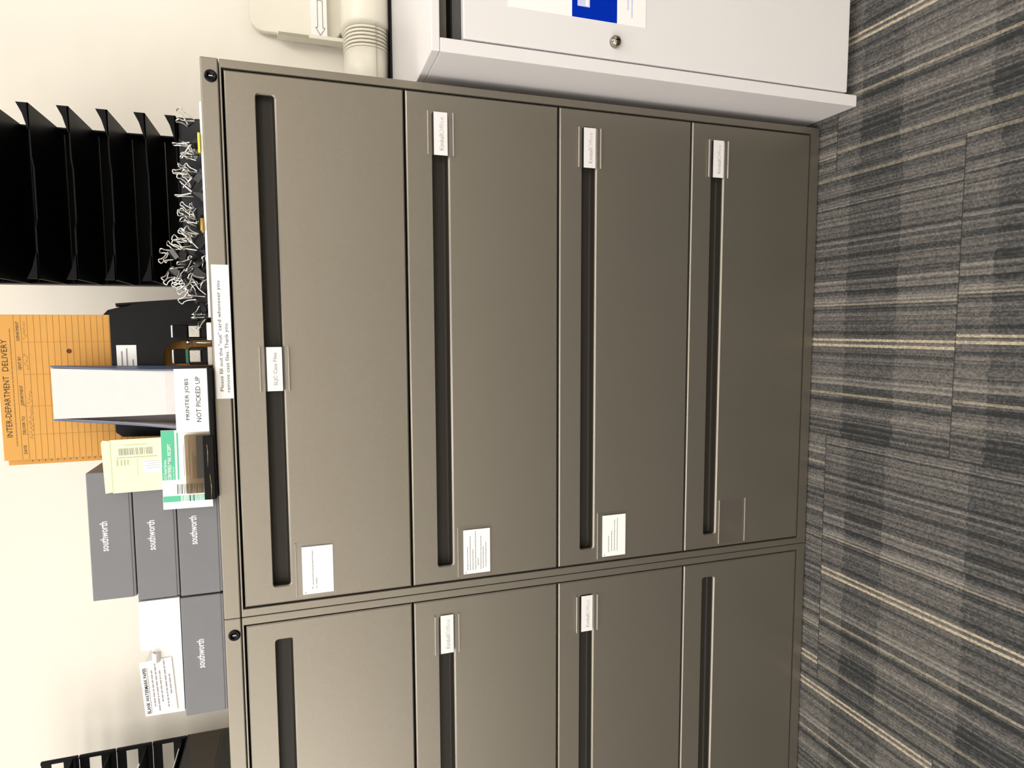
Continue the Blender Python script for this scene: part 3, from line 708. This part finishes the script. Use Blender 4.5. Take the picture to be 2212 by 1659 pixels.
def dup(root, loc, rot, label, group):
    r = root.copy(); C.collection.objects.link(r); r.location = loc; r.rotation_euler = rot; r['label'] = label; r['group'] = group
    for ch in list(root.children):
        c = ch.copy(); C.collection.objects.link(c); c.parent = r
    return r
big, small = clip_proto(.024), clip_proto(.018)
used = {big: False, small: False}
def put(proto, loc, rot, label, group):
    if not used[proto]:
        used[proto] = True; proto.location = loc; proto.rotation_euler = rot; proto['label'] = label; proto['group'] = group; return proto
    return dup(proto, loc, rot, label, group)
R = random.Random(42)
LA = 'black binder clip with silver wire handles, in the tall heap beside the stamps'; GA = 'binder clips heaped high beside the hand stamps'
LB = 'black binder clip with silver wire handles, lying low before the dark navy binder'; GB = 'binder clips strewn before the flat binder'
# heap
for (x, y, z, k) in ((.585, .030, 1.338, 1), (.598, .050, 1.340, 0), (.570, .040, 1.336, 0), (.612, .028, 1.338, 1), (.628, .045, 1.338, 1), (.645, .030, 1.338, 0), (.660, .050, 1.338, 1),
                     (.676, .030, 1.338, 1), (.692, .048, 1.338, 0), (.605, .040, 1.352, 0), (.622, .035, 1.354, 1), (.640, .045, 1.355, 1), (.658, .035, 1.355, 0), (.676, .044, 1.354, 1),
                     (.630, .050, 1.370, 0), (.648, .038, 1.371, 0), (.664, .046, 1.370, 1), (.618, .030, 1.366, 0), (.690, .036, 1.353, 0), (.586, .046, 1.352, 0), (.574, .024, 1.345, 0), (.562, .045, 1.338, 0), (.556, .030, 1.342, 0), (.600, .022, 1.350, 1), (.655, .022, 1.345, 1), (.636, .024, 1.342, 1), (.684, .022, 1.340, 1), (.612, .050, 1.366, 0), (.670, .030, 1.384, 0), (.640, .040, 1.386, 0)):
    put(big if k else small, (x, y, z), (R.uniform(-1.3, 1.3), R.uniform(-1.0, 1.0), R.uniform(0, 6.28)), LA, GA)
for (x, y, z, k) in ((.712, .028, 1.339, 0), (.722, .045, 1.341, 1), (.738, .028, 1.339, 1), (.752, .048, 1.340, 0), (.768, .030, 1.339, 1), (.786, .045, 1.340, 1), (.800, .028, 1.339, 0), (.814, .040, 1.340, 1),
                     (.830, .026, 1.339, 0), (.846, .045, 1.340, 0), (.862, .030, 1.339, 1), (.890, .040, 1.339, 1), (.735, .040, 1.352, 0), (.812, .032, 1.352, 0)):
    put(big if k else small, (x, y, z), (R.uniform(-.9, .9), R.uniform(-.7, .7), R.uniform(0, 6.28)), LB, GB)
# shallow dish rim, note, pencil at the front edge
t = thing('clip_dish', 'shallow white-rimmed dish along the cabinet front edge under the binder clips', 'dish', (.74, .045, 1.3302))
m = MB(); m.box(-.185, .185, -.040, .040, 0, .0012, PAPER); m.build('dish_floor', t)
m = MB(); m.box(-.185, .185, -.0415, -.0402, 0, .0038, PAPER, .0004); m.build('rim', t)
m = MB(); m.box(.838, .872, -.0005, .003, 1.3345, 1.3385, YELLOW, .0008); tag(m.build('sticky_note_pad'), 'bright yellow note pad edge on the cabinet front edge among the clips', 'note pad')
m = MB(); m.tube([(.705, .000, 1.3372), (.727, .004, 1.3372)], .0030, GOLD, 6); m.tube([(.727, .004, 1.3372), (.732, .005, 1.3372)], .0026, BLACKPL, 6); tag(m.build('pencil_stub'), 'ochre yellow pencil stub lying among the binder clips', 'pencil')
